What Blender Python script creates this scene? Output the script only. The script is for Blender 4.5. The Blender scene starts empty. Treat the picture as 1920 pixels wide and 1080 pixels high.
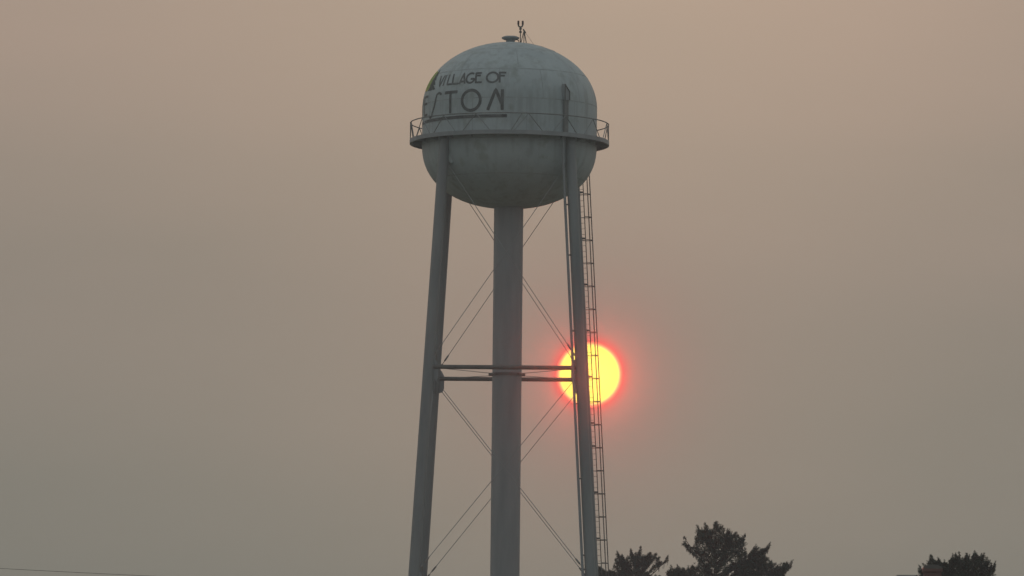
import bpy, bmesh, math, random
import numpy as np
from mathutils import Vector, Matrix

random.seed(7)
R = math.radians
scene = bpy.context.scene
col = scene.collection

# ------------------------------------------------------------------ camera
cam_data = bpy.data.cameras.new('camera')
cam_data.sensor_width = 36.0
cam_data.lens = 36.0 * 12768.0 / 1920.0            # long telephoto: the sun is half a degree wide
cam_data.clip_start = 0.5
cam_data.clip_end = 60000.0
cam = bpy.data.objects.new('camera', cam_data)
col.objects.link(cam)
cam.matrix_world = (Matrix.Translation((0, 0, 1.6)) @ Matrix.Rotation(R(90 + 5.25), 4, 'X')
                    @ Matrix.Rotation(0.0105, 4, 'Z'))
scene.camera = cam

# ------------------------------------------------------------------ sky, sun, exposure
SUN = Vector((0.011487, 0.99681, 0.078975)).normalized()
SUN_ELEV = math.asin(SUN.z)
SUN_AZ = math.atan2(SUN.x, SUN.y)

scene.view_settings.view_transform = 'Standard'
scene.view_settings.look = 'None'
scene.view_settings.gamma = 1.0
scene.view_settings.exposure = 0.0
scene.view_settings.use_curve_mapping = False

def build_world():
    w = bpy.data.worlds.new('World')
    scene.world = w
    w.use_nodes = True
    nt = w.node_tree
    nt.nodes.clear()
    N, L = nt.nodes, nt.links

    def math_node(op, a, b=None, clamp=False):
        n = N.new('ShaderNodeMath'); n.operation = op; n.use_clamp = clamp
        for i, v in enumerate((a, b)):
            if v is None: continue
            if isinstance(v, (int, float)): n.inputs[i].default_value = v
            else: L.new(v, n.inputs[i])
        return n.outputs[0]

    def ramp(fac, stops, interp='LINEAR'):
        n = N.new('ShaderNodeValToRGB'); n.color_ramp.interpolation = interp
        e = n.color_ramp.elements
        while len(e) < len(stops): e.new(0.5)
        for el, (p, c) in zip(e, stops):
            el.position = p; el.color = (c[0], c[1], c[2], 1)
        L.new(fac, n.inputs[0])
        return n.outputs[0]

    def mix(fac, a, b, blend='MIX'):
        n = N.new('ShaderNodeMix'); n.data_type = 'RGBA'; n.blend_type = blend
        n.clamp_result = False; n.clamp_factor = True
        if isinstance(fac, (int, float)): n.inputs[0].default_value = fac
        else: L.new(fac, n.inputs[0])
        for i, v in ((6, a), (7, b)):
            if isinstance(v, tuple): n.inputs[i].default_value = (*v, 1)
            else: L.new(v, n.inputs[i])
        return n.outputs[2]

    tc = N.new('ShaderNodeTexCoord')
    d = N.new('ShaderNodeVectorMath'); d.operation = 'NORMALIZE'
    L.new(tc.outputs['Generated'], d.inputs[0])
    dirv = d.outputs[0]
    sep = N.new('ShaderNodeSeparateXYZ'); L.new(dirv, sep.inputs[0])
    elev = math_node('MULTIPLY', math_node('ARCSINE', sep.outputs[2]), 180 / math.pi)
    e01 = math_node('DIVIDE', elev, 90.0, True)
    # angular distance to the sun in degrees
    sub = N.new('ShaderNodeVectorMath'); sub.operation = 'SUBTRACT'
    L.new(dirv, sub.inputs[0]); sub.inputs[1].default_value = SUN
    ln = N.new('ShaderNodeVectorMath'); ln.operation = 'LENGTH'
    L.new(sub.outputs[0], ln.inputs[0])
    ang = math_node('MULTIPLY', math_node('ARCSINE', math_node('MULTIPLY', ln.outputs['Value'], 0.5)), 360 / math.pi)

    # smoke-filled sky: thick and grey at the horizon, warm on the sun's side, blue-grey overhead and behind
    smoke_sun = ramp(e01, [(0.0, (0.135, 0.138, 0.120)), (2.6 / 90, (0.216, 0.228, 0.190)),
                           (5.2 / 90, (0.268, 0.243, 0.208)), (8.0 / 90, (0.384, 0.302, 0.248)),
                           (16 / 90, (0.420, 0.365, 0.305)), (40 / 90, (0.36, 0.37, 0.36)), (1.0, (0.30, 0.34, 0.355))])
    smoke_far = ramp(e01, [(0.0, (0.20, 0.215, 0.212)), (8.0 / 90, (0.275, 0.298, 0.30)),
                           (40 / 90, (0.34, 0.372, 0.38)), (1.0, (0.30, 0.34, 0.355))])
    away = math_node('DIVIDE', ang, 130.0, True)
    away = ramp(away, [(0.0, (0, 0, 0)), (0.12, (0.03, 0.03, 0.03)), (1.0, (1, 1, 1))], 'EASE')
    smoke = mix(away, smoke_sun, smoke_far)

    # uneven smoke, drawn out in layers
    mp = N.new('ShaderNodeMapping'); mp.inputs['Scale'].default_value = (7.0, 7.0, 22.0)
    L.new(dirv, mp.inputs[0])
    nz = N.new('ShaderNodeTexNoise'); nz.inputs['Scale'].default_value = 2.0
    nz.inputs['Detail'].default_value = 3.0; nz.inputs['Roughness'].default_value = 0.45
    L.new(mp.outputs[0], nz.inputs['Vector'])
    var = ramp(nz.outputs[0], [(0.25, (0.93, 0.955, 0.965)), (0.75, (1.07, 1.035, 1.04))])
    smoke = mix(1.0, smoke, var, 'MULTIPLY')

    # the clear sky above, dimmed by the smoke
    sky = N.new('ShaderNodeTexSky'); sky.sky_type = 'NISHITA'; sky.sun_disc = False
    sky.sun_elevation = SUN_ELEV; sky.sun_rotation = SUN_AZ
    sky.dust_density = 6.0; sky.air_density = 1.0; sky.ozone_density = 1.0
    skyc = mix(1.0, sky.outputs[0], (0.05, 0.05, 0.05), 'MULTIPLY')
    base = mix(0.98, skyc, smoke)

    # aureole of the sun in the smoke: broad beige, then pink, then the red rim
    def lobe(sigma, colr, power=2.0):
        x = math_node('POWER', math_node('DIVIDE', ang, sigma), power)
        g = math_node('EXPONENT', math_node('MULTIPLY', x, -1.0))
        return mix(1.0, (colr[0], colr[1], colr[2]), g, 'MULTIPLY')
    for sg, c, p in ((3.6, (0.045, 0.028, 0.016), 2.0), (1.9, (0.058, 0.038, 0.026), 2.0)):
        base = mix(1.0, base, lobe(sg, c, p), 'ADD')
    # sunlit smoke standing above the sun
    ax = math_node('POWER', math_node('MULTIPLY', math_node('ABSOLUTE', math_node('SUBTRACT', sep.outputs[0], SUN.x + 0.0)), 180 / math.pi / 4.0), 2.0)
    col_az = math_node('MULTIPLY', math_node('EXPONENT', math_node('MULTIPLY', ax, -1.0)), math_node('MAXIMUM', sep.outputs[1], 0.0))
    col_el = ramp(e01, [(4.5 / 90, (0, 0, 0)), (8.5 / 90, (1, 1, 1)), (26 / 90, (0, 0, 0))], 'EASE')
    base = mix(1.0, base, mix(1.0, mix(1.0, (0.092, 0.066, 0.038), col_az, 'MULTIPLY'), col_el, 'MULTIPLY'), 'ADD')
    # close to the sun only red light still gets through the smoke
    rim = math_node('POWER', math_node('DIVIDE', math_node('MAXIMUM', math_node('SUBTRACT', ang, 0.262), 0.0), 0.066), 2.0)
    near = math_node('EXPONENT', math_node('MULTIPLY', rim, -1.0))
    base = mix(math_node('MULTIPLY', near, 0.96), base, (1.15, 0.02, 0.03))
    far_red = math_node('EXPONENT', math_node('MULTIPLY', ang, -1 / 0.60))
    base = mix(math_node('MULTIPLY', far_red, 0.85), base, (0.23, 0.125, 0.115))
    # the disc itself
    dr = math_node('DIVIDE', ang, 0.30, True)
    disc_c = ramp(dr, [(0.0, (1.5, 1.5, 0.18)), (0.78, (1.5, 1.42, 0.17)), (0.845, (1.45, 0.85, 0.24)),
                       (0.885, (1.4, 0.32, 0.16)), (1.0, (1.05, 0.12, 0.10))])
    disc_f = ramp(dr, [(0.0, (1, 1, 1)), (0.885, (1, 1, 1)), (0.96, (0, 0, 0))], 'EASE')
    base = mix(disc_f, base, disc_c)

    bg = N.new('ShaderNodeBackground'); bg.inputs[1].default_value = 1.0
    L.new(base, bg.inputs[0])
    out = N.new('ShaderNodeOutputWorld'); L.new(bg.outputs[0], out.inputs[0])
build_world()

sun_data = bpy.data.lights.new('sun', 'SUN')
sun_data.energy = 0.52                              # smothered by smoke
sun_data.angle = R(0.53)
sun_data.cycles.use_multiple_importance_sampling = False
sun_data.color = (1.0, 0.14, 0.08)
sun = bpy.data.objects.new('sun', sun_data)
col.objects.link(sun)
sun.rotation_euler = (-SUN).to_track_quat('-Z', 'Y').to_euler()

# ------------------------------------------------------------------ helpers
class MB:
    def __init__(self): self.v, self.f = [], []
    def add(self, vs, fs):
        o = len(self.v); self.v += [tuple(p) for p in vs]; self.f += [tuple(i + o for i in q) for q in fs]
        return self
    def tube(self, pts, rad, n=10, cap=True):
        pts = [Vector(p) for p in pts]
        if not isinstance(rad, (list, tuple)): rad = [rad] * len(pts)
        vs, prev = [], None
        for i, p in enumerate(pts):
            t = (pts[min(i + 1, len(pts) - 1)] - pts[max(i - 1, 0)]).normalized()
            if prev is None:
                ref = Vector((0, 0, 1)) if abs(t.z) < 0.9 else Vector((1, 0, 0))
                a = t.cross(ref).normalized()
            else:
                a = (prev - t * prev.dot(t)).normalized()
            prev = a; b = t.cross(a)
            for k in range(n):
                th = 2 * math.pi * k / n
                vs.append(p + (a * math.cos(th) + b * math.sin(th)) * rad[i])
        fs = []
        for i in range(len(pts) - 1):
            for k in range(n):
                fs.append((i * n + k, i * n + (k + 1) % n, (i + 1) * n + (k + 1) % n, (i + 1) * n + k))
        if cap:
            fs.append(tuple(range(n - 1, -1, -1))); m = (len(pts) - 1) * n
            fs.append(tuple(m + k for k in range(n)))
        return self.add(vs, fs)
    def lathe(self, prof, n=64, closed=False):
        """prof: (radius, z) list about the z axis"""
        vs, fs, m = [], [], len(prof)
        for k in range(n):
            th = 2 * math.pi * k / n
            for r, z in prof: vs.append((r * math.cos(th), r * math.sin(th), z))
        for k in range(n):
            k2 = (k + 1) % n
            for i in range(m - 1 + (1 if closed else 0)):
                j = (i + 1) % m
                fs.append((k * m + i, k2 * m + i, k2 * m + j, k * m + j))
        return self.add(vs, fs)
    def box(self, c, s, ax=None):
        c = Vector(c); X, Y, Z = ax or (Vector((1, 0, 0)), Vector((0, 1, 0)), Vector((0, 0, 1)))
        vs = [c + X * (s[0] / 2 * i) + Y * (s[1] / 2 * j) + Z * (s[2] / 2 * k) for i in (-1, 1) for j in (-1, 1) for k in (-1, 1)]
        return self.add(vs, [(0, 1, 3, 2), (4, 6, 7, 5), (0, 4, 5, 1), (2, 3, 7, 6), (0, 2, 6, 4), (1, 5, 7, 3)])
    def plate(self, poly, nrm, th):
        """flat polygon extruded along nrm, centred"""
        nrm = Vector(nrm).normalized() * (th / 2); n = len(poly)
        vs = [Vector(p) - nrm for p in poly] + [Vector(p) + nrm for p in poly]
        fs = [tuple(range(n - 1, -1, -1)), tuple(range(n, 2 * n))]
        fs += [(i, (i + 1) % n, n + (i + 1) % n, n + i) for i in range(n)]
        return self.add(vs, fs)
    def mesh(self, name, mat, smooth=False):
        me = bpy.data.meshes.new(name); me.from_pydata(self.v, [], self.f)
        bm = bmesh.new(); bm.from_mesh(me)
        bmesh.ops.remove_doubles(bm, verts=bm.verts, dist=1e-5)
        bmesh.ops.recalc_face_normals(bm, faces=bm.faces)
        bm.to_mesh(me); bm.free()
        if mat: me.materials.append(mat)
        if smooth:
            me.polygons.foreach_set('use_smooth', [True] * len(me.polygons))
            try: me.set_sharp_from_angle(angle=R(40))
            except Exception: pass
        me.update()
        return me
    def build(self, name, mat, parent=None, smooth=False):
        return link(name, self.mesh(name, mat, smooth), parent)

def link(name, me, parent=None, loc=None):
    o = bpy.data.objects.new(name, me); col.objects.link(o)
    if parent: o.parent = parent
    if loc is not None: o.location = loc
    return o

def empty(name, loc, label, cat, rz=0.0, group=None):
    o = bpy.data.objects.new(name, None); col.objects.link(o)
    o.location = loc; o.rotation_euler = (0, 0, rz)
    o['label'] = label; o['category'] = cat
    if group: o['group'] = group
    return o

def material(name, c1, c2, scale=1.0, rough=0.6, bump=0.0, bscale=20.0, stretch=(1, 1, 1), metallic=0.0, lo=0.35, hi=0.65, spec=0.5):
    m = bpy.data.materials.new(name); m.use_nodes = True
    nt = m.node_tree; N, L = nt.nodes, nt.links
    b = N['Principled BSDF']
    b.inputs['Roughness'].default_value = rough; b.inputs['Metallic'].default_value = metallic
    b.inputs['Specular IOR Level'].default_value = spec
    tc = N.new('ShaderNodeTexCoord'); mp = N.new('ShaderNodeMapping')
    mp.inputs['Scale'].default_value = stretch
    L.new(tc.outputs['Object'], mp.inputs[0])
    nz = N.new('ShaderNodeTexNoise'); nz.inputs['Scale'].default_value = scale
    nz.inputs['Detail'].default_value = 6; nz.inputs['Roughness'].default_value = 0.6
    L.new(mp.outputs[0], nz.inputs['Vector'])
    r = N.new('ShaderNodeValToRGB'); L.new(nz.outputs[0], r.inputs[0])
    r.color_ramp.elements[0].position = lo; r.color_ramp.elements[1].position = hi
    r.color_ramp.elements[0].color = (*c1, 1); r.color_ramp.elements[1].color = (*c2, 1)
    L.new(r.outputs[0], b.inputs['Base Color'])
    if bump:
        n2 = N.new('ShaderNodeTexNoise'); n2.inputs['Scale'].default_value = bscale; n2.inputs['Detail'].default_value = 4
        L.new(tc.outputs['Object'], n2.inputs['Vector'])
        bp = N.new('ShaderNodeBump'); bp.inputs['Strength'].default_value = bump; bp.inputs['Distance'].default_value = 0.05
        L.new(n2.outputs[0], bp.inputs['Height']); L.new(bp.outputs[0], b.inputs['Normal'])
    return m

def tank_material():
    """aged pale paint: broad chalking, vertical run-off streaks, mildew blotches"""
    m = material('aged_tank_paint', (0.385, 0.445, 0.455), (0.455, 0.515, 0.52), 0.35, 0.55, 0.10, 1.1)
    nt = m.node_tree; N, L = nt.nodes, nt.links
    b = N['Principled BSDF']
    base = b.inputs['Base Color'].links[0].from_socket
    tc = N.new('ShaderNodeTexCoord')
    def layer(src, scale, stretch, lo, hi, colr, amount, detail=6):
        mp = N.new('ShaderNodeMapping'); mp.inputs['Scale'].default_value = stretch
        L.new(tc.outputs['Object'], mp.inputs[0])
        nz = N.new('ShaderNodeTexNoise'); nz.inputs['Scale'].default_value = scale; nz.inputs['Detail'].default_value = detail
        L.new(mp.outputs[0], nz.inputs['Vector'])
        rp = N.new('ShaderNodeMapRange'); rp.inputs['From Min'].default_value = lo; rp.inputs['From Max'].default_value = hi
        rp.inputs['To Max'].default_value = amount; L.new(nz.outputs[0], rp.inputs['Value'])
        mx = N.new('ShaderNodeMix'); mx.data_type = 'RGBA'
        L.new(rp.outputs[0], mx.inputs[0]); L.new(src, mx.inputs[6]); mx.inputs[7].default_value = (*colr, 1)
        return mx.outputs[2]
    base = layer(base, 2.2, (1, 1, 0.09), 0.50, 0.72, (0.22, 0.245, 0.24), 0.5)     # streaks
    base = layer(base, 1.1, (1, 1, 1), 0.56, 0.70, (0.25, 0.28, 0.24), 0.55)          # mildew
    base = layer(base, 5.0, (1, 1, 0.5), 0.58, 0.66, (0.50, 0.54, 0.53), 0.35)         # chalk
    L.new(base, b.inputs['Base Color'])
    return m

M = {
    'tank': tank_material(),
    'steel': material('weathered_steel_paint', (0.235, 0.255, 0.265), (0.315, 0.33, 0.335), 1.2, 0.5, 0.06, 3.0, (1, 1, 0.15)),
    'dark': material('dull_dark_steel_and_strut_shade', (0.10, 0.095, 0.085), (0.16, 0.15, 0.135), 2.0, 0.6),
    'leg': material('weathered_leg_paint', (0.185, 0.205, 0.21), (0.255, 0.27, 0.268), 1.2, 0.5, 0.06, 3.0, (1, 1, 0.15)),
    'seam': material('dirty_weld_seam', (0.29, 0.325, 0.325), (0.40, 0.44, 0.44), 2.5, 0.6),
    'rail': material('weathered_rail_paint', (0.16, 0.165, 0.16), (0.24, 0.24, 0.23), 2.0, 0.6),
    'rod': material('rusty_rod_steel', (0.24, 0.22, 0.20), (0.32, 0.30, 0.28), 3.0, 0.65),
    'letter': material('faded_charcoal_lettering', (0.055, 0.062, 0.062), (0.15, 0.16, 0.155), 2.2, 0.6),
    'logo_tree': material('logo_dark_green', (0.020, 0.032, 0.030), (0.032, 0.048, 0.042), 3.0, 0.6),
    'logo_green': material('logo_lime', (0.24, 0.34, 0.05), (0.32, 0.40, 0.07), 3.0, 0.6),
    'logo_yellow': material('logo_yellow', (0.50, 0.45, 0.09), (0.58, 0.50, 0.13), 3.0, 0.6),
    'lamp': material('red_lamp_glass', (0.05, 0.015, 0.01), (0.07, 0.02, 0.015), 4.0, 0.25),
    'concrete': material('concrete', (0.28, 0.27, 0.25), (0.38, 0.37, 0.35), 2.0, 0.85, 0.2, 12.0),
    'grass': material('mown_grass', (0.07, 0.085, 0.04), (0.13, 0.13, 0.075), 0.05, 0.9, 0.3, 3.0),
    'bark': material('pine_bark', (0.035, 0.028, 0.022), (0.075, 0.06, 0.05), 4.0, 0.9, 0.5, 9.0, (1, 1, 0.2)),
    'needle': material('pine_needles', (0.018, 0.032, 0.020), (0.050, 0.074, 0.044), 2.2, 0.75, spec=0.2),
    'brick': None,
    'shingle': material('grey_roof_shingle', (0.10, 0.095, 0.09), (0.19, 0.18, 0.17), 3.0, 0.9, 0.4, 14.0),
    'ridge': material('pale_ridge_cap', (0.36, 0.35, 0.33), (0.46, 0.45, 0.43), 3.0, 0.8),
    'siding': material('tan_house_siding', (0.36, 0.32, 0.26), (0.43, 0.39, 0.32), 0.7, 0.7),
    'trim': material('white_trim', (0.66, 0.65, 0.62), (0.74, 0.73, 0.70), 1.0, 0.6),
    'glass': material('window_glass', (0.02, 0.025, 0.03), (0.03, 0.035, 0.04), 1.0, 0.08),
    'door': material('brown_door_paint', (0.10, 0.045, 0.03), (0.14, 0.06, 0.04), 1.5, 0.5),
    'pole': material('weathered_pole_wood', (0.09, 0.07, 0.05), (0.17, 0.135, 0.10), 3.0, 0.9, 0.4, 10.0, (1, 1, 0.1)),
    'cable': material('black_cable', (0.02, 0.02, 0.02), (0.035, 0.035, 0.035), 3.0, 0.6),
}
def brick_material():
    m = bpy.data.materials.new('red_brick'); m.use_nodes = True
    nt = m.node_tree; N, L = nt.nodes, nt.links; b = N['Principled BSDF']
    tc = N.new('ShaderNodeTexCoord'); sp = N.new('ShaderNodeSeparateXYZ'); cb = N.new('ShaderNodeCombineXYZ')
    ad = N.new('ShaderNodeMath'); ad.operation = 'ADD'
    L.new(tc.outputs['Object'], sp.inputs[0]); L.new(sp.outputs[0], ad.inputs[0]); L.new(sp.outputs[1], ad.inputs[1])
    L.new(ad.outputs[0], cb.inputs[0]); L.new(sp.outputs[2], cb.inputs[1])
    br = N.new('ShaderNodeTexBrick'); L.new(cb.outputs[0], br.inputs['Vector'])
    br.inputs['Scale'].default_value = 1.0; br.inputs['Brick Width'].default_value = 0.21; br.inputs['Row Height'].default_value = 0.07
    br.inputs['Mortar Size'].default_value = 0.006
    br.inputs['Color1'].default_value = (0.17, 0.10, 0.09, 1); br.inputs['Color2'].default_value = (0.20, 0.115, 0.10, 1)
    br.inputs['Mortar'].default_value = (0.19, 0.13, 0.115, 1)
    L.new(br.outputs[0], b.inputs['Base Color']); b.inputs['Roughness'].default_value = 0.85
    bp = N.new('ShaderNodeBump'); bp.inputs['Strength'].default_value = 0.5; bp.inputs['Distance'].default_value = 0.01; bp.invert = True
    L.new(br.outputs['Fac'], bp.inputs['Height']); L.new(bp.outputs[0], b.inputs['Normal'])
    return m
M['brick'] = brick_material()

# ------------------------------------------------------------------ ground
g = MB(); rings = [0, 30, 120, 400, 1000, 2000, 3000]; n = 64
vs = [(0, 0, 0)]; fs = []
for r in rings[1:]:
    vs += [(r * math.cos(2 * math.pi * k / n), r * math.sin(2 * math.pi * k / n), 0) for k in range(n)]
for k in range(n): fs.append((0, 1 + k, 1 + (k + 1) % n))
for i in range(len(rings) - 2):
    for k in range(n):
        a, b = 1 + i * n, 1 + (i + 1) * n
        fs.append((a + k, b + k, b + (k + 1) % n, a + (k + 1) % n))
g.add(vs, fs)
ground = g.build('ground', M['grass']); ground['kind'] = 'structure'

# ------------------------------------------------------------------ water tower
YAW = R(-1.8)
tower = empty('water_tower', (-0.262, 430.0, 0.0),
              'pale grey four-legged steel water tower with lettered tank in front of the red sun', 'water tower', YAW)
TR = 5.55                                            # shell radius
ZB, Z0, Z1, ZT = 46.18, 50.13, 52.58, 56.78          # bowl bottom, shell bottom, shell top, dome apex

def shell_r(z):
    if z > Z1: return TR * math.sqrt(max(0.0, 1 - ((z - Z1) / (ZT - Z1)) ** 2))
    if z < Z0: return TR * max(0.0, 1 - ((Z0 - z) / (Z0 - ZB)) ** 2.2) ** (1 / 2.2)
    return TR
def shell_n(th, z):
    e = 0.01; dr = (shell_r(z + e) - shell_r(z - e)) / (2 * e)
    v = Vector((math.sin(th), -math.cos(th), -dr)); return v.normalized()
def on_shell(thdeg, z, off=0.0):
    th = R(thdeg); r = shell_r(z)
    return Vector((r * math.sin(th), -r * math.cos(th), z)) + shell_n(th, z) * off

prof = []
for i in range(29):                                  # bowl, closing in from the middle
    a = math.pi / 2 * i / 28
    z = Z0 - (Z0 - ZB) * math.cos(a) ** (2 / 2.2); prof.append((max(0.001, TR * math.sin(a) ** (2 / 2.2)), z))
prof += [(TR, Z0 + 0.8), (TR, Z0 + 1.6)]
for i in range(29):
    a = math.pi / 2 * i / 28
    prof.append((max(0.001, TR * math.cos(a)), Z1 + (ZT - Z1) * math.sin(a)))
tank = MB().lathe(prof, 128).build('tank', M['tank'], tower, True)

def ring(r, z, tube, nm, mat, par, nseg=128, h=None):
    m = MB(); h = h or tube
    m.lathe([(r - tube / 2, z - h / 2), (r + tube / 2, z - h / 2), (r + tube / 2, z + h / 2), (r - tube / 2, z + h / 2)], nseg, True)
    return m.build(nm, mat, par)
for z in (Z0 - 0.02, Z1 + 0.05, Z1 + 1.95, Z1 + 3.45, Z0 - 2.2):   # welded plate laps
    m = MB(); r0 = shell_r(z - 0.03); r1 = shell_r(z + 0.03)
    m.lathe([(r0 - .02, z - .03), (r0 + .006, z - .03), (r1 + .006, z + .03), (r1 - .02, z + .03)], 128, True)
    m.build('plate_seam', M['seam'], tank, True)

# --- lettering, painted film a few millimetres thick on the curved plates
def stroke(pts, w=0.165, mb=None, off=0.012):
    """pts: (degrees, z) along the shell; a ribbon of width w"""
    dense = []
    for (a0, z0), (a1, z1) in zip(pts[:-1], pts[1:]):
        k = max(2, int(math.hypot(R(a1 - a0) * TR, z1 - z0) / 0.08))
        dense += [(a0 + (a1 - a0) * i / k, z0 + (z1 - z0) * i / k) for i in range(k)]
    dense.append(pts[-1])
    L_, R_ = [], []
    for i, (a, z) in enumerate(dense):
        p, q = dense[max(i - 1, 0)], dense[min(i + 1, len(dense) - 1)]
        rr = shell_r(z)
        du, dv = R(q[0] - p[0]) * rr, q[1] - p[1]
        l = math.hypot(du, dv) or 1.0
        nu, nv = -dv / l * w / 2, du / l * w / 2
        L_.append((a + math.degrees(nu / rr), z + nv)); R_.append((a - math.degrees(nu / rr), z - nv))
    vs = [on_shell(a, z, off) for a, z in L_] + [on_shell(a, z, off) for a, z in R_]
    n = len(dense)
    mb.add(vs, [(i, i + 1, n + i + 1, n + i) for i in range(n - 1)])
    return mb
def arc(ca, cz, ra, rz, t0, t1, k=28):
    return [(ca + ra * math.cos(R(t0 + (t1 - t0) * i / k)), cz + rz * math.sin(R(t0 + (t1 - t0) * i / k))) for i in range(k + 1)]
def letter(strokes, w=0.195, mat='letter', name='letter'):
    mb = MB()
    for s in strokes: stroke(s, w, mb=mb)
    return mb.build(name, M[mat], tank)
for k in range(10):                                   # vertical welds of the shell and dome plates, staggered
    stroke([(36 * k + 13, Z0), (36 * k + 13, Z1 + .05)], 0.045, mb=(mb_ := MB()), off=0.007); mb_.build('plate_seam', M['seam'], tank)
for k in range(12):
    stroke([(30 * k + 24, Z1 + .05), (30 * k + 24, Z1 + 1.95)], 0.045, mb=(mb_ := MB()), off=0.007); mb_.build('plate_seam', M['seam'], tank)
for k in range(8):
    stroke([(45 * k + 8, Z1 + 1.95), (45 * k + 8, Z1 + 3.45)], 0.045, mb=(mb_ := MB()), off=0.007); mb_.build('plate_seam', M['seam'], tank)
s = 1.8                                               # tower turned by this much: lettering angle on the shell
lo, hi = 51.82, 53.13
def sh(l): return [[(a + s, z) for a, z in st] for st in l]
# lower row
letter(sh([[(-14.4, lo), (-9.2, hi), (-5.4, lo + .42)], [(-4.9, hi), (-4.9, lo)]]))
letter(sh([arc(-26.1, (lo + hi) / 2, 6.6, 0.64, 0, 360, 48)]))
letter(sh([[(-48.0, hi - .06), (-36.6, hi - .06)], [(-42.4, hi), (-42.4, lo - .08)]]))
letter(sh([arc(-54.0, hi - .22, 2.8, .2, 20, 180, 12) + [(-58.9, 52.30), (-61.9, 51.9)] + arc(-64.4, 51.85, 2.4, .2, -10, -170, 12)]), 0.15)
letter(sh([[(-76.5, lo), (-76.5, hi - .02)], [(-77, hi - .08), (-69.2, hi - .08)], [(-76.5, 52.6), (-70, 52.6)], [(-77, lo + .06), (-69.6, lo + .06)]]), 0.15)
letter(sh([[(-97, hi), (-93.2, lo), (-88.8, hi - .3), (-84.6, lo), (-80.6, hi)]]))
letter(sh([[(-98, 51.45), (-1.7, 51.45)]]), 0.2, name='underline')
# upper row
lo2, hi2, w2 = 53.56, 54.28, 0.125
def sh2(l):                                           # the letters lean in with the dome
    return [[(a + s, z) for a, z in st] for st in l]
letter(sh2([[(-6.9, lo2), (-7.3, hi2)], [(-7.4, hi2 - .05), (-2.6, hi2 - .05)], [(-7.1, 54.02), (-3.6, 54.02)]]), w2)
letter(sh2([arc(-12.1, 53.92, 4.0, 0.33, 0, 360, 40)]), w2)
letter(sh2([[(-23.5, lo2), (-24.5, hi2)], [(-24.6, hi2 - .05), (-20.2, hi2 - .05)], [(-24.2, 54.06), (-20.6, 54.06)], [(-23.6, lo2 + .05), (-19.2, lo2 + .05)]]), w2)
letter(sh2([arc(-28.0, 53.92, 3.3, 0.32, 55, 330, 30) + [(-25.3, 53.86), (-27.8, 53.86)]]), w2)
letter(sh2([[(-36.2, lo2), (-34.4, hi2), (-31.8, lo2)], [(-35.6, 53.72), (-32.6, 53.72)]]), w2)
letter(sh2([[(-43.9, hi2), (-42.2, lo2 + .05), (-36.9, lo2 + .05)]]), w2)
letter(sh2([[(-48.0, hi2), (-47.4, lo2 + .05), (-42.6, lo2 + .05)]]), w2)
letter(sh2([[(-51.4, lo2), (-51.6, hi2)]]), w2)
letter(sh2([[(-58.6, hi2), (-55.2, lo2), (-53.4, hi2)]]), w2)
# tree mark left of the upper row, on a lime and yellow ground
def patch(rows, mat, name, off, nseg=8):
    mb = MB(); vs = []
    for z, a0, a1 in rows:
        vs += [on_shell(a0 + (a1 - a0) * k / nseg, z, off) for k in range(nseg + 1)]
    fs = [(r * (nseg + 1) + k, r * (nseg + 1) + k + 1, (r + 1) * (nseg + 1) + k + 1, (r + 1) * (nseg + 1) + k)
          for r in range(len(rows) - 1) for k in range(nseg)]
    return mb.add(vs, fs).build(name, M[mat], tank)
rows = []
for i in range(15):
    t = i / 14; z = 53.45 + 1.32 * t; hw = 11.5 * math.sqrt(max(0.02, 1 - (2 * t - 1) ** 2))
    rows.append((z, -77.5 + s - hw, -77.5 + s + hw))
patch(rows, 'logo_yellow', 'emblem_ground', 0.008)
rows = []
for i in range(13):
    t = i / 12; z = 53.55 + 1.16 * t; hw = 10.0 * math.sqrt(max(0.02, 1 - (2 * t - 1) ** 2))
    rows.append((z, -75.2 + s - hw * .7, -75.2 + s + hw * .8))
patch(rows, 'logo_green', 'emblem_field', 0.014)
rows = []
for i in range(4):                                    # tiered fir
    zb = 53.42 + i * 0.31; wb = 7.4 - i * 1.5; ca = -67.5 + s - i * .35
    rows += [(zb, ca - wb * .7, ca + wb), (zb + .31, ca - wb * .32, ca + wb * .38)]
rows.append((54.80, -69.0 + s - .2, -69.0 + s + .2))
rows2 = []
for r in rows:
    if rows2 and abs(r[0] - rows2[-1][0]) < 1e-6: r = (r[0] + 0.004, r[1], r[2])
    rows2.append(r)
patch(rows2, 'logo_tree', 'emblem_fir', 0.020, 4)

# --- balcony
BR = 6.33
m = MB().lathe([(TR - .02, 50.385), (BR - .012, 50.385), (BR - .012, 50.43), (TR - .02, 50.43)], 128, True)
balcony = m.build('balcony', M['steel'], tower, True)
ring(BR, 50.36, 0.022, 'fascia_band', M['steel'], balcony, 128, 0.26)
ring(BR - .07, 50.235, 0.14, 'bottom_flange', M['steel'], balcony, 128, 0.012)
for k in range(24):                                   # brackets under the deck
    th = R(15 * k + 7); e = Vector((math.sin(th), -math.cos(th), 0)); t = Vector((math.cos(th), math.sin(th), 0))
    poly = [e * (TR - .005) + Vector((0, 0, 50.38)), e * (BR - .14) + Vector((0, 0, 50.38)), e * (BR - .14) + Vector((0, 0, 50.27)), e * (TR - .005) + Vector((0, 0, 49.97 if False else 50.15))]
    MB().plate(poly, t, 0.015).build('deck_bracket', M['steel'], balcony)
hr = MB().tube([(6.3 * math.sin(2 * math.pi * k / 128), -6.3 * math.cos(2 * math.pi * k / 128), 51.56) for k in range(129)], 0.036, 8, False)
hr.build('handrail', M['rail'], balcony, True)
nodes = [-82, -61, -41, -19.5, 11, 34, 56.5, 78, 99, 120, 141, 162, 183, 204, 225, 246, 264]
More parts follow.
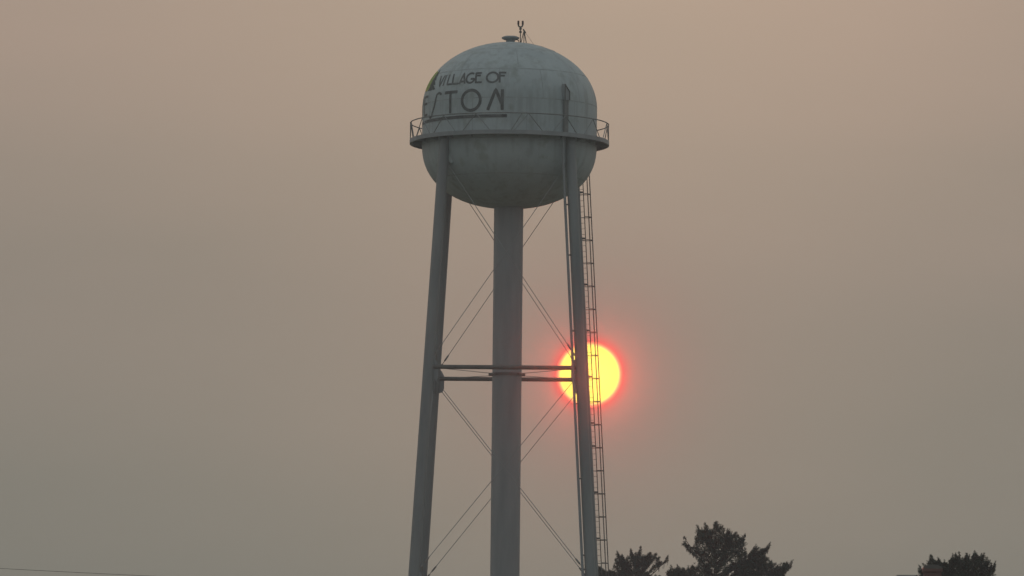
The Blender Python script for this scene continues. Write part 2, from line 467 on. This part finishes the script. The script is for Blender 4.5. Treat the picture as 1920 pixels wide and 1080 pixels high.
def rail_pt(a, z): return Vector((6.3 * math.sin(R(a)), -6.3 * math.cos(R(a)), z))
for a in nodes:
    for da in (-8.5, 8.5):
        MB().tube([rail_pt(a + s, 51.55), rail_pt(a + da + s, 50.43)], 0.028, 6).build('rail_diagonal', M['rail' if (a > 90 or a < -65 or da * a > 0) else 'steel'], balcony, True)  # inward-slanting front ones get paler paint, imitating the light they catch
for a0, a1 in ((7.2, 0.7),):
    MB().tube([rail_pt(a0 + s, 51.55), rail_pt(a1 + s, 50.43)], 0.028, 6).build('rail_diagonal', M['rail'], balcony, True)
for a in (-90, 88):
    MB().tube([rail_pt(a, 51.56), rail_pt(a, 50.30)], 0.034, 6).build('rail_post', M['rail'], balcony, True)

# --- legs
def leg_a(z): return 4.0 - 0.0567 * (z - 49.27)
LEG_R, LEG_TOP = 0.335, 50.33
quad = ((-1, -1), (1, -1), (1, 1), (-1, 1))
def leg_pt(q, z): return Vector((q[0] * leg_a(z), q[1] * leg_a(z), z))
legs = {}
for q in quad:
    m = MB().tube([leg_pt(q, z) for z in (0.55, 13, 25, 37, LEG_TOP)], LEG_R, 28)
    lg = m.build('leg', M['leg'], tower, True); legs[q] = lg
    for z in (11.5, 17.6, 29.6, 41.8, 47.4):          # girth welds between leg lengths
        c = leg_pt(q, z); c2 = leg_pt(q, z + .05)
        MB().tube([c, c2], LEG_R + .012, 28).build('girth_weld', M['leg'], lg, True)
    foot = leg_pt(q, 0.55)
    MB().tube([foot - Vector((0, 0, .06)), foot], 0.62, 20).build('base_plate', M['dark'], lg)
    MB().lathe([(0.001, -.6), (1.1, -.6), (0.85, .49), (0.001, .49)], 24).build('footing', M['concrete'], lg, False).location = (foot.x, foot.y, 0)

LEVELS = [8.85, 22.27, 35.68]
sides = [(quad[i], quad[(i + 1) % 4]) for i in range(4)]
for z in LEVELS:
    for qa, qb in sides:
        A, B = leg_pt(qa, z), leg_pt(qb, z); d = (B - A).normalized()
        MB().tube([A + d * .30, B - d * .30], 0.135, 16).build('strut', M['dark'], tower, True)  # shade of the backlit undersides is put into this darker colour
        nrm = Vector((d.y, -d.x, 0))
        for q, P, sd in ((qa, A, 1), (qb, B, -1)):    # gusset plates
            e = d * sd
            poly = [P + e * .2 + Vector((0, 0, .62)), P + e * .42 + Vector((0, 0, .50)), P + e * .60 + Vector((0, 0, .16)), P + e * .60 - Vector((0, 0, .62)),
                    P + e * .50 - Vector((0, 0, .88)), P + e * .2 - Vector((0, 0, .95))]
            MB().plate(poly, nrm, 0.05).build('gusset_plate', M['steel'], legs[q])

# top gussets, where the highest braces meet the leg
for qa, qb in sides:
    for q, o in ((qa, qb), (qb, qa)):
        P = leg_pt(q, 49.0); e = (leg_pt(o, 49.0) - P).normalized()
        poly = [P + e * .25 + Vector((0, 0, .42)), P + e * .44 + Vector((0, 0, .30)), P + e * .62 - Vector((0, 0, .28)), P + e * .50 - Vector((0, 0, .42)), P + e * .25 - Vector((0, 0, .2))]
        MB().plate(poly, Vector((e.y, -e.x, 0)), 0.03).build('gusset_plate', M['tank'], legs[q])

# --- crossed brace rods with turnbuckles
panels = [(0.9, 8.85), (8.85, 22.27), (22.27, 35.68), (35.68, 49.2)]
for zl, zh in panels:
    for qa, qb in sides:
        d = (leg_pt(qb, zl) - leg_pt(qa, zl)).normalized(); nrm = Vector((d.y, -d.x, 0))
        for k, (lo_q, hi_q) in enumerate(((qa, qb), (qb, qa))):
            off = nrm * (0.036 if k else -0.036)
            P, Q = leg_pt(lo_q, zl + .25) + off, leg_pt(hi_q, zh - .25) + off
            u = (Q - P).normalized()
            rod = MB().tube([P + u * .25, Q - u * .25], 0.020, 8).build('brace_rod', M['steel'], tower, True)
            MB().tube([P + u * 1.05, P + u * 1.12, P + u * 1.45, P + u * 1.52], [.03, .058, .058, .03], 8).build('turnbuckle', M['rod'], rod, True)
            MB().tube([P + u * .6, P + u * .66, P + u * .82, P + u * .86], [.03, .052, .052, .03], 8).build('clevis', M['rod'], rod, True)

# --- riser
riser = MB().tube([(0, 0, z) for z in (0.3, 12, 24, 36, 46.6)], 0.93, 56).build('riser', M['steel'], tower, True)
for z in (9.5, 18.5, 27.4, 41.0):
    ring(0.93, z, 0.022, 'girth_weld', M['steel'], riser, 56, 0.05)
MB().lathe([(0.001, -.5), (1.5, -.5), (1.3, .3), (0.001, .3)], 32).build('footing', M['concrete'], riser)
for z in LEVELS:
    cl = ring(0.965, z - .08, 0.07, 'riser_clamp', M['dark'], tower, 56, 0.16)
    for q in quad:
        e = Vector((q[0], q[1], 0)).normalized()
        MB().box(e * 1.06 + Vector((0, 0, z - .08)), (.18, .04, .14), (e, Vector((-e.y, e.x, 0)), Vector((0, 0, 1)))).build('lug', M['dark'], cl)
        MB().tube([e * 1.10 + Vector((0, 0, z - .08)), leg_pt(q, z - .02) - e * .3], 0.022, 6).build('tie_rod', M['rod'], cl, True)
    for sx in (-1, 1):
        MB().box((sx * 1.06, 0, z - .08), (.2, .3, .2)).build('lug', M['dark'], cl)

# --- caged ladder on the outer side of the far right leg
q = (1, 1); er = Vector((1, 1, 0)).normalized(); et = Vector((-1, 1, 0)).normalized()
def lad(z, r=0.0, t=0.0): return leg_pt(q, z) + er * (LEG_R + .24 + r) + et * t
m = MB()
for t in (-.2, .2): m.tube([lad(2.6, 0, t), lad(50.22, 0, t)], 0.032, 6)
ladder = m.build('ladder', M['dark'], tower, True)
rung_me = MB().tube([(-.2, 0, 0), (.2, 0, 0)], 0.013, 6).mesh('rung', M['dark'])
rotz = math.atan2(et.y, et.x)
z = 2.9
while z < 50.0:
    o = link('rung', rung_me, ladder, lad(z)); o.rotation_euler = (0, 0, rotz); z += 0.36
CR = 0.385
hoop_me = MB().tube([(CR * math.sin(R(t)), CR * math.cos(R(t)) + .30, 0) for t in range(-140, 141, 14)], 0.026, 6).mesh('cage_hoop', M['dark'], True)
hk = 0
hz = 47.62 + 1.475
while hz > 4.0:
    o = link('cage_hoop', hoop_me, ladder, lad(hz)); o.rotation_euler = (0, 0, rotz + math.pi)
    k = round((47.62 - hz) / 1.475)
    if (k <= 10 and k % 2 == 0) or (k > 10 and k % 2 == 1):
        b = MB()
        for t in (-.2, .2): b.box((lad(hz + .08, 0, t) + lad(hz + .08, -.26, t)) / 2, (.30, .05, .10), (er, et, Vector((0, 0, 1))))
        b.box(lad(hz + .08, -.02, 0), (.04, .46, .10), (er, et, Vector((0, 0, 1))))
        b.build('standoff', M['dark'], ladder)
    hz -= 1.475
for t in (-100, -55, -18, 18, 55, 100):
    dx, dy = CR * math.sin(R(t)), CR * math.cos(R(t)) + .30
    MB().tube([lad(4.3, dy, -dx), lad(47.62 + 1.475, dy, -dx)], 0.019, 6).build('cage_bar', M['dark'], ladder, True)

# --- cable conduit beside the near right leg, and the tray above it on the tank
q = (1, -1)
def cond(z): return leg_pt(q, z) + Vector((-.455 - .045 * min(1.0, max(0.0, (z - 24) / 18)), -.25, 0))
top = Vector((3.52, -4.72, 50.34)); 
conduit = MB().tube([cond(1.0), cond(15), cond(35), cond(46.8), top - Vector((0, 0, 1.2)), top], 0.085, 12).build('cable_conduit', M['steel'], tower, True)
for z in (5, 9.6, 14.2, 19, 23.9, 28.7, 33.4, 38.0, 42.8, 46.0):
    P, Q = cond(z), leg_pt(q, z)
    e = (Q - P).normalized()
    MB().box((P + e * .14), (.22, .05, .09), (e, Vector((-e.y, e.x, 0)), Vector((0, 0, 1)))).build('conduit_clamp', M['dark'], conduit)
ct = on_shell(38.6 + s, 51.5); cn = Vector((ct.x, ct.y, 0)).normalized(); ctn = Vector((-cn.y, cn.x, 0))
up = Vector((0, 0, 1))
base = cn * (TR + .17)
tray = MB().box(base + up * 51.72, (.05, .30, 2.58), (cn, ctn, up))
tray.box(base + ctn * .142 - cn * .075 + up * 51.72, (.10, .016, 2.58), (cn, ctn, up)).box(base - ctn * .142 - cn * .075 + up * 51.72, (.10, .016, 2.58), (cn, ctn, up))
tray = tray.build('cable_tray', M['rail'], tower)
for z in (50.9, 51.7, 52.45):
    MB().box(cn * (TR + .06) + up * z, (.18, .22, .05), (cn, ctn, up)).build('tray_bracket', M['dark'], tray)
c = cn * (TR + .08) + up * 52.6
hood = [c - ctn * .20, c + ctn * .22, c + ctn * .22 + up * .52, c - ctn * .17 + up * 1.02, c - ctn * .20 + up * 1.02]
MB().plate(hood, cn, 0.30).build('cable_hood', M['steel'], tray)
MB().box(cn * (TR + .25) - ctn * .18 + up * 53.1, (.03, .06, 1.0), (cn, ctn, up)).build('hood_edge', M['dark'], tray)
MB().box(cn * (TR + .25) + ctn * .2 + up * 52.86, (.03, .04, .5), (cn, ctn, up)).build('hood_edge', M['dark'], tray)
MB().tube([cn * (TR + .25) - ctn * .19 + up * 53.6, cn * (TR + .25) + ctn * .21 + up * 53.13], .035, 6).build('hood_edge', M['dark'], tray)

# --- roof: vent, obstruction light, small davit, conduit
vent = MB().lathe([(.30, 56.6), (.28, 56.95), (.28, 57.02)], 32).build('roof_vent', M['steel'], tower, True)
MB().lathe([(.001, 56.93), (.30, 56.93), (.50, 57.0), (.57, 57.06), (.56, 57.12), (.40, 57.19), (.001, 57.22)], 32).build('vent_cap', M['steel'], vent, True)
MB().tube([(.30, 0, 56.74), (.46, 0, 56.74), (.54, 0, 56.82), (.52, 0, 56.93), (.38, 0, 56.98)], .03, 6).build('vent_handle', M['dark'], vent, True)
mast = MB().tube([(.63, 0, 56.70), (.63, 0, 57.80)], 0.032, 8).build('lamp_mast', M['dark'], tower, True)
for z in (57.48, 57.68):
    MB().lathe([(.001, z - .085), (.06, z - .07), (.09, z - .02), (.09, z + .02), (.06, z + .07), (.001, z + .085)], 12).build('junction_box', M['dark'], mast, True).location = (.63, 0, 0)
MB().tube([(.49, 0, 57.98), (.495, 0, 57.90), (.53, 0, 57.83), (.58, 0, 57.80), (.63, 0, 57.79), (.68, 0, 57.80), (.73, 0, 57.83), (.765, 0, 57.90), (.77, 0, 57.98)], .05, 8).build('lamp_fork', M['dark'], mast, True)
for x in (.49, .77):
    MB().lathe([(.001, 57.94), (.062, 57.94), (.066, 58.0), (.064, 58.15), (.05, 58.19), (.001, 58.20)], 12).build('warning_lamp', M['lamp'], mast, True).location = (x, 0, 0)
dav = MB().tube([(.66, 0, 56.74), (.86, 0, 57.58)], .028, 6).tube([(1.03, 0, 56.64), (.86, 0, 57.58)], .034, 6).tube([(.84, .35, 56.68), (.86, 0, 57.58)], .03, 6)
dav = dav.build('tripod', M['dark'], tower, True)
MB().tube([(.80, 0, 57.66), (.86, 0, 57.56), (.95, 0, 57.40)], [.035, .055, .06], 8).build('tripod_head', M['dark'], dav, True)
MB().tube([(.95, 0, 57.42), (1.25, 0, 57.0), (1.52, 0, 56.63)], .010, 5).build('stay_wire', M['rod'], dav, True)
MB().tube([on_shell(90, 56.70, .03), on_shell(90, 56.66, .03), on_shell(90, 56.5, .03), on_shell(90, 56.2, .03)], .035, 6).build('roof_conduit', M['dark'], tower, True)

# ------------------------------------------------------------------ pines
rng = np.random.default_rng(11)
def tufts_mesh(P, Dv, Ln, nn=11):
    """needle bundles: P points, Dv directions, Ln lengths -> vertex array of single needle blades"""
    n = len(P)
    rnd = rng.normal(size=(n, nn, 3)); rnd /= np.linalg.norm(rnd, axis=2, keepdims=True)
    d = Dv[:, None, :] * 0.75 + rnd * 0.85
    d /= np.linalg.norm(d, axis=2, keepdims=True)
    l = Ln[:, None, None] * rng.uniform(.65, 1.1, size=(n, nn, 1))
    side = np.cross(d, rng.normal(size=(n, nn, 3))); side /= np.linalg.norm(side, axis=2, keepdims=True)
    w = Ln[:, None, None] * 0.085
    b = P[:, None, :] + rng.normal(size=(n, nn, 3)) * Ln[:, None, None] * .10
    mid = b + d * l * .55
    V = np.stack([b, mid + side * w, b + d * l, mid - side * w], axis=2).reshape(-1, 3)
    return V

def inside(poly, x, z):
    r = False; n = len(poly)
    for i in range(n):
        (x0, z0), (x1, z1) = poly[i], poly[i - 1]
        if (z0 > z) != (z1 > z) and x < (x1 - x0) * (z - z0) / (z1 - z0) + x0: r = not r
    return r

def pine(label, loc, env, holes, floor_z, trunk_r, tuft, low_len, seed, sprays):
    """env: upper outline of the crown seen from the road, (offset from trunk, height); the crown is filled in depth below it"""
    random.seed(seed)
    root = empty('pine_tree', loc, label, 'tree', 0.0, 'pines along the skyline')
    ex, ez = [p[0] for p in env], [p[1] for p in env]
    zt = max(ez)
    top = lambda x: float(np.interp(x, ex, ez, left=-9, right=-9))
    lean = lambda z: Vector((math.sin(z * .35 + seed) * .10, math.cos(z * .3) * .10, z))
    MB().tube([lean(z) for z in np.linspace(-.3, zt - .6, 14)], [trunk_r * (1 - .93 * k / 13) for k in range(14)], 10).build('trunk', M['bark'], root, True)
    wood = MB(); P, Dv, Ln = [], [], []
    def ok(p, slack=0.0):
        if p.z < floor_z: return True
        x = p.x; return p.z < top(x) - tuft * .8 + slack and not any(inside(h, x, p.z) for h in holes)
    def put(p, d, l, slack=0.0):
        if ok(p, slack): P.append(p); Dv.append(d); Ln.append(l)
    def limb(tip, zs, scale, dn, bare=.25, r0=.05):
        A = lean(zs); T = Vector(tip); C = A.lerp(T, .62); C.z = A.z + (T.z - A.z) * .30
        pts = [A * (1 - t) ** 2 + C * (2 * t * (1 - t)) + T * t * t for t in [k / 9 for k in range(10)]]
        wood.tube(pts, [r0 * (1 - .85 * k / 9) for k in range(10)], 5, False)
        ln = sum((pts[k + 1] - pts[k]).length for k in range(9))
        for _ in range(int(ln * 24 * dn / scale) + 6):
            t = bare + (1 - bare) * random.random() ** .8; k = min(8, int(t * 9)); f = t * 9 - k
            p = pts[k].lerp(pts[k + 1], f); tg = (pts[k + 1] - pts[k]).normalized()
            out = Vector((random.gauss(0, 1), random.gauss(0, 1), random.gauss(0, .5))).normalized()
            d = (tg * .6 + Vector((0, 0, .75)) + out * .75).normalized()
            tl = tuft * random.uniform(.6, 2.4) * (1.25 - .6 * t) * scale
            m = max(1, int(tl / (tuft * .55)))
            for j in range(m):
                s_ = (j + 1) / m
                put(p + d * (tl * s_), (d + Vector((0, 0, .5 * s_))).normalized(), tuft * scale * random.uniform(.75, 1.1))
        for j in range(4):
            put(T - (T - pts[8]).normalized() * tuft * .5 * j, Vector((0, 0, 1)), tuft * scale * .8, .3)
    # leaders: the shoots that make the ragged top edge
    for k in range(1, len(env) - 1):
        if ez[k] >= ez[k - 1] - .02 and ez[k] >= ez[k + 1] - .02:
            dx, zz = ex[k], ez[k] - tuft * .75
            limb((dx, random.uniform(-.5, .5) * (.5 + .25 * abs(dx)), zz), zz - .6 - .5 * abs(dx) - random.uniform(0, .4), 1.0, .9)
            for j in range(7):                        # knobs of needles along the leader
                put(Vector((dx * (1 - .02 * j) + random.gauss(0, .25) * tuft * min(j, 3) / 2, random.gauss(0, .08), zz + tuft * (.25 - .62 * j))), Vector((0, 0, .2)), tuft * random.uniform(.5, .72), 1.0)
    # candle shoots standing up along the edge, each a thin stem with a brush of needles
    x = ex[0]
    while x < ex[-1]:
        x += random.uniform(.35, 1.15) * tuft
        t_ = top(x)
        if t_ < floor_z - .2: continue
        for _ in range(2):
            zt_ = t_ - tuft * random.uniform(-.15, 2.6) if _ == 0 else t_ - tuft * random.uniform(2, 6)
            y = random.uniform(-.7, .7); b = Vector((x + random.gauss(0, .02), y, zt_)); dv = Vector((x * .12 + random.gauss(0, .15), 0, 1)).normalized()
            if any(inside(h, b.x, b.z) for h in holes): continue
            wood.tube([b - dv * tuft * 2.6, b - dv * tuft * .4], [.014, .008], 4, False)
            for j in range(6):
                f = j / 5
                put(b - dv * tuft * (.45 + 2.0 * f), (dv + Vector((random.gauss(0, .5), random.gauss(0, .5), 0)) * f).normalized() * (.3 if j < 2 else .8), tuft * (.62 + .25 * f), 9.0)
    # sprays filling the crown below the outline, front to back
    n = 0
    while n < sprays:
        x = random.uniform(ex[0], ex[-1]); t_ = top(x)
        if t_ < floor_z: continue
        z = t_ - tuft * 1.7 - (t_ - floor_z + .3) * random.random() ** 1.25
        if z < floor_z - .3 or any(inside(h, x, z) for h in holes): continue
        n += 1
        half = .35 + .75 * min(1.0, (t_ - z) / 1.6)
        p = Vector((x, random.uniform(-1, 1) * half * 1.8, z))
        d = (Vector((x * .35, p.y * .35, 0)) + Vector((0, 0, .9)) + Vector((random.gauss(0, .25), random.gauss(0, .25), 0))).normalized()
        ln = random.uniform(.25, .6) * tuft / .14
        if n % 3 == 0: wood.tube([p - d * ln * 1.2, p], [.02, .008], 4, False)
        if n % 9 == 0: limb(p, z - .5 - .5 * abs(x), 1.0, .35)
        for j in range(9):
            f = j / 8
            out = Vector((random.gauss(0, 1), random.gauss(0, 1), random.gauss(0, .4))).normalized()
            put(p - d * ln * f + out * tuft * (.25 + .9 * f), (d + out * .7).normalized(), tuft * random.uniform(.75, 1.1))
    zlow = zt * .30
    for i in range(46):                               # the crown below, in whorls
        f = (i + random.random()) / 46; z = floor_z - .7 - f * (floor_z - zlow)
        a = random.uniform(0, 2 * math.pi); l = low_len * (.65 + .5 * f) * random.uniform(.75, 1.1)
        limb((l * math.cos(a), l * math.sin(a), min(z + .25 * l * (1 - f), floor_z - .55)), z - .5, 2.1, 1.2, .3, .07)
    wood.build('branches', M['bark'], root, True)
    V = tufts_mesh(np.array([tuple(p) for p in P]), np.array([tuple(p) for p in Dv]), np.array(Ln))
    nq = len(V) // 4
    me = bpy.data.meshes.new('crown')
    me.vertices.add(len(V)); me.vertices.foreach_set('co', V.astype(np.float32).ravel())
    me.loops.add(nq * 4); me.loops.foreach_set('vertex_index', np.arange(nq * 4, dtype=np.int32))
    me.polygons.add(nq); me.polygons.foreach_set('loop_start', np.arange(0, nq * 4, 4, dtype=np.int32))
    me.polygons.foreach_set('loop_total', np.full(nq, 4, dtype=np.int32))
    me.update(calc_edges=True); me.validate()
    me.materials.append(M['needle'])
    link('crown', me, root)
    return root

env_a = [(-2.64, 24.78), (-2.57, 24.85), (-2.32, 24.68), (-2.03, 24.57), (-1.64, 24.68), (-1.51, 25.29), (-1.4, 25.88), (-1.22, 25.58), (-1.05, 25.65), (-0.83, 25.37), (-0.55, 25.73), (-0.46, 26.05), (-0.3, 25.73), (-0.12, 25.81), (0.06, 25.77), (0.2, 26.22), (0.38, 25.78), (0.59, 25.74), (0.84, 25.82), (1.06, 25.68), (1.26, 25.79), (1.35, 25.39), (1.45, 25.5), (1.63, 25.15), (1.81, 25.26), (2.04, 25.63), (2.1, 25.26)]
holes_a = [[(2.06, 25.15), (1.6, 24.9), (0.71, 24.25), (0.96, 24.18), (3.75, 23.85), (2.66, 25.44)], [(1.17, 25.32), (1.31, 25.04), (0.75, 24.46), (0.46, 24.46)]]
env_b = [(-2.79, 21.64), (-2.73, 21.7), (-2.54, 21.89), (-2.39, 21.65), (-2.17, 21.93), (-1.98, 21.74), (-1.83, 21.9), (-1.81, 23.39), (-1.77, 23.57), (-1.56, 23.14), (-1.25, 22.96), (-1.13, 23.52), (-1.04, 24.26), (-0.86, 24.02), (-0.58, 24.39), (-0.33, 24.12), (-0.18, 24.21), (0.07, 24.48), (0.41, 24.45), (0.54, 24.06), (0.79, 24.0), (1.0, 23.85), (1.25, 23.88), (1.53, 23.67), (1.75, 23.75), (1.82, 22.5), (2.0, 22.62), (2.16, 22.81), (2.4, 23.15), (2.62, 22.94), (2.96, 23.0), (3.24, 23.3), (3.3, 22.36), (3.55, 22.14), (3.77, 22.02), (4.02, 22.09), (4.2, 22.15), (4.33, 21.9), (4.54, 22.28), (4.61, 21.91)]
holes_b = [[(-2.0, 23.32), (-1.62, 22.77), (-0.9, 22.06), (-1.24, 21.91), (-1.99, 21.93)], [(3.36, 23.38), (2.99, 22.57), (3.28, 22.2), (3.71, 22.11), (3.7, 23.38)], [(1.82, 22.81), (1.98, 22.13), (1.85, 22.12)], [(4.61, 22.03), (4.02, 21.28), (4.95, 20.98)]]
env_c = [(-1.91, 17.08), (-1.88, 17.13), (-1.79, 17.03), (-1.69, 17.2), (-1.58, 17.08), (-1.47, 17.46), (-1.35, 17.61), (-1.25, 17.46), (-1.15, 17.37), (-1.04, 17.49), (-0.92, 17.4), (-0.85, 17.23), (-0.76, 17.37), (-0.66, 17.28), (-0.54, 17.45), (-0.47, 17.57), (-0.4, 17.66), (-0.33, 17.57), (-0.26, 17.69), (-0.19, 17.62), (-0.12, 17.73), (-0.05, 17.41), (0.04, 17.52), (0.14, 17.6), (0.23, 17.69), (0.35, 17.62), (0.42, 17.53), (0.49, 17.62), (0.58, 17.8), (0.65, 17.62), (0.75, 17.55), (0.87, 17.67), (0.98, 17.69), (1.03, 17.39), (1.13, 17.51), (1.2, 17.35), (1.27, 17.4), (1.34, 17.16), (1.48, 17.33), (1.53, 17.07)]
holes_c = [[(1.53, 17.07), (1.36, 16.74), (1.48, 16.6), (1.81, 16.65)], [(-0.85, 17.28), (-0.73, 17.14), (-0.8, 17.09)], [(1.15, 17.11), (1.24, 17.16), (1.24, 16.97), (1.15, 16.97)], [(0.63, 16.97), (0.77, 16.97), (0.68, 16.82)]]

pine('small dark pine top beside the ladder, nearest the water tower', (8.58, 455, 0), env_a, holes_a, 24.15, .30, .15, 2.9, 3, 330)
pine('tallest and widest dark pine, right of the setting sun', (11.93, 395, 0), env_b, holes_b, 21.2, .32, .14, 3.6, 5, 760)
pine('rounded dark pine behind the brick chimney, farthest right', (19.95, 300, 0), env_c, holes_c, 16.6, .24, .10, 2.2, 9, 420)

# ------------------------------------------------------------------ house with brick chimney
house = empty('house', (9.0, 160.0, 0), 'house whose roof ridge and red brick chimney just rise into the bottom right corner', 'house')
HX, HY, EAVE, RIDGE = 6.2, 4.2, 5.8, 9.46
w = MB()
w.add([(-HX, -HY, 0), (HX, -HY, 0), (HX, HY, 0), (-HX, HY, 0), (-HX, -HY, EAVE), (HX, -HY, EAVE), (HX, HY, EAVE), (-HX, HY, EAVE), (-HX, 0, RIDGE - .12), (HX, 0, RIDGE - .12)],
      [(0, 1, 5, 4), (1, 2, 6, 9, 5), (2, 3, 7, 6), (3, 0, 4, 8, 7), (0, 3, 2, 1)])
w.build('wall', M['siding'], house)
sl = (RIDGE - EAVE) / HY
rf = MB()
for sy in (-1, 1):
    o = .45
    rf.add([(-HX - .4, 0, RIDGE), (HX + .4, 0, RIDGE), (HX + .4, sy * (HY + o), EAVE - sl * o), (-HX - .4, sy * (HY + o), EAVE - sl * o),
            (-HX - .4, 0, RIDGE - .12), (HX + .4, 0, RIDGE - .12), (HX + .4, sy * (HY + o), EAVE - sl * o - .12), (-HX - .4, sy * (HY + o), EAVE - sl * o - .12)],
           [(0, 1, 2, 3), (7, 6, 5, 4), (3, 2, 6, 7), (0, 3, 7, 4), (1, 5, 6, 2)])
roof = rf.build('roof', M['shingle'], house)
MB().plate([(-HX - .4, -.14, RIDGE - .09), (-HX - .4, 0, RIDGE + .035), (-HX - .4, .14, RIDGE - .09)], (1, 0, 0), 0.02)
rc = MB().add([(x, y, z) for x in (-HX - .4, HX + .4) for y, z in ((-.15, RIDGE - .11), (0, RIDGE + .04), (.15, RIDGE - .11))], [(0, 1, 4, 3), (1, 2, 5, 4), (2, 0, 3, 5), (0, 2, 1), (3, 4, 5)])
rc.build('ridge_cap', M['ridge'], roof)
CX, CZ = 0.95, 9.70
chim = MB().box((CX, 0.0, (CZ + 8.6) / 2), (.40, .40, CZ - 8.6)).build('chimney', M['brick'], house)
MB().box((CX, 0.0, CZ + .035), (.46, .46, .07)).build('chimney_crown', M['brick'], chim)
hood = [(CX - .23, 0, CZ + .07)] + [(CX - .23 * math.cos(math.pi * k / 10), 0, CZ + .07 + .10 * math.sin(math.pi * k / 10)) for k in range(11)] + [(CX + .23, 0, CZ + .07)]
MB().plate(hood[1:-1], (0, 1, 0), 0.46).build('chimney_cap', M['dark'], chim)
rv = MB().box((.33, 0, 9.53), (.44, .5, .17)).build('ridge_vent', M['ridge'], roof)
MB().tube([(.58, -.1, 9.3), (.58, -.1, 9.625)], .022, 8).build('vent_pipe', M['dark'], roof)
for x in (-4.2, -1.5, 1.5, 4.2):
    for zc in (1.6, 4.4):
        if x == 1.5 and zc < 2: continue
        f = MB().box((x, -HY - .03, zc), (1.15, .09, 1.5)).build('window', M['trim'], house)
        for dz in (-.34, .34): MB().box((x, -HY - .08, zc + dz), (.95, .03, .60)).build('pane', M['glass'], f)
dr = MB().box((1.5, -HY - .03, 1.1), (1.0, .08, 2.1)).build('door', M['door'], house)
MB().tube([(1.12, -HY - .1, 1.05), (1.12, -HY - .16, 1.05)], .035, 8).build('handle', M['dark'], dr)

# ------------------------------------------------------------------ utility wire and its two poles
def wire_z(x): return 6.300 + 0.00175 * (x - 5.0) ** 2
xa, xb = -20.0, 24.0
for x, lab in ((xa, 'weathered utility pole holding the high end of the thin wire at left'), (xb, 'weathered utility pole holding the far right end of the thin wire')):
    p = empty('utility_pole', (x, 100.0, 0), lab, 'utility pole', 0, 'poles of the overhead wire')
    zt = wire_z(x)
    MB().tube([(0, .18, -.5), (0, .18, zt + 1.2)], [.15, .10], 12).build('shaft', M['pole'], p, True)
    MB().box((0, .02, zt - .12), (.10, .14, .10)).build('bracket', M['dark'], p)
    MB().lathe([(.02, zt - .08), (.05, zt - .06), (.05, zt - .02), (.035, zt - .002)], 10).build('insulator', M['concrete'], p)
wr = MB().tube([(xa + (xb - xa) * k / 48, 100.0, wire_z(xa + (xb - xa) * k / 48)) for k in range(49)], 0.003, 6).build('overhead_wire', M['cable'], None, True)
wr['label'] = 'thin dark overhead wire sagging across the lower left corner'; wr['category'] = 'wire'

# ------------------------------------------------------------------ smoke haze in the air
hz_mb = MB().box((0, 0, 30.0), (6400, 6400, 70.0))
haze = hz_mb.build('haze', None); haze['kind'] = 'stuff'
hm = bpy.data.materials.new('smoke_haze'); hm.use_nodes = True
nt = hm.node_tree; nt.nodes.clear()
out = nt.nodes.new('ShaderNodeOutputMaterial')
pv = nt.nodes.new('ShaderNodeVolumePrincipled')
pv.inputs['Color'].default_value = (0.84, 0.91, 0.92, 1); pv.inputs['Density'].default_value = 0.00040; pv.inputs['Anisotropy'].default_value = 0.1
# narrow forward scatter added to imitate lens glare: the red veil in front of the sun
pf = nt.nodes.new('ShaderNodeVolumePrincipled')
pf.inputs['Color'].default_value = (0.90, 0.90, 0.90, 1); pf.inputs['Density'].default_value = 0.75e-6; pf.inputs['Anisotropy'].default_value = 0.996
ad = nt.nodes.new('ShaderNodeAddShader')
nt.links.new(pv.outputs[0], ad.inputs[0]); nt.links.new(pf.outputs[0], ad.inputs[1]); nt.links.new(ad.outputs[0], out.inputs['Volume'])
haze.data.materials.append(hm)
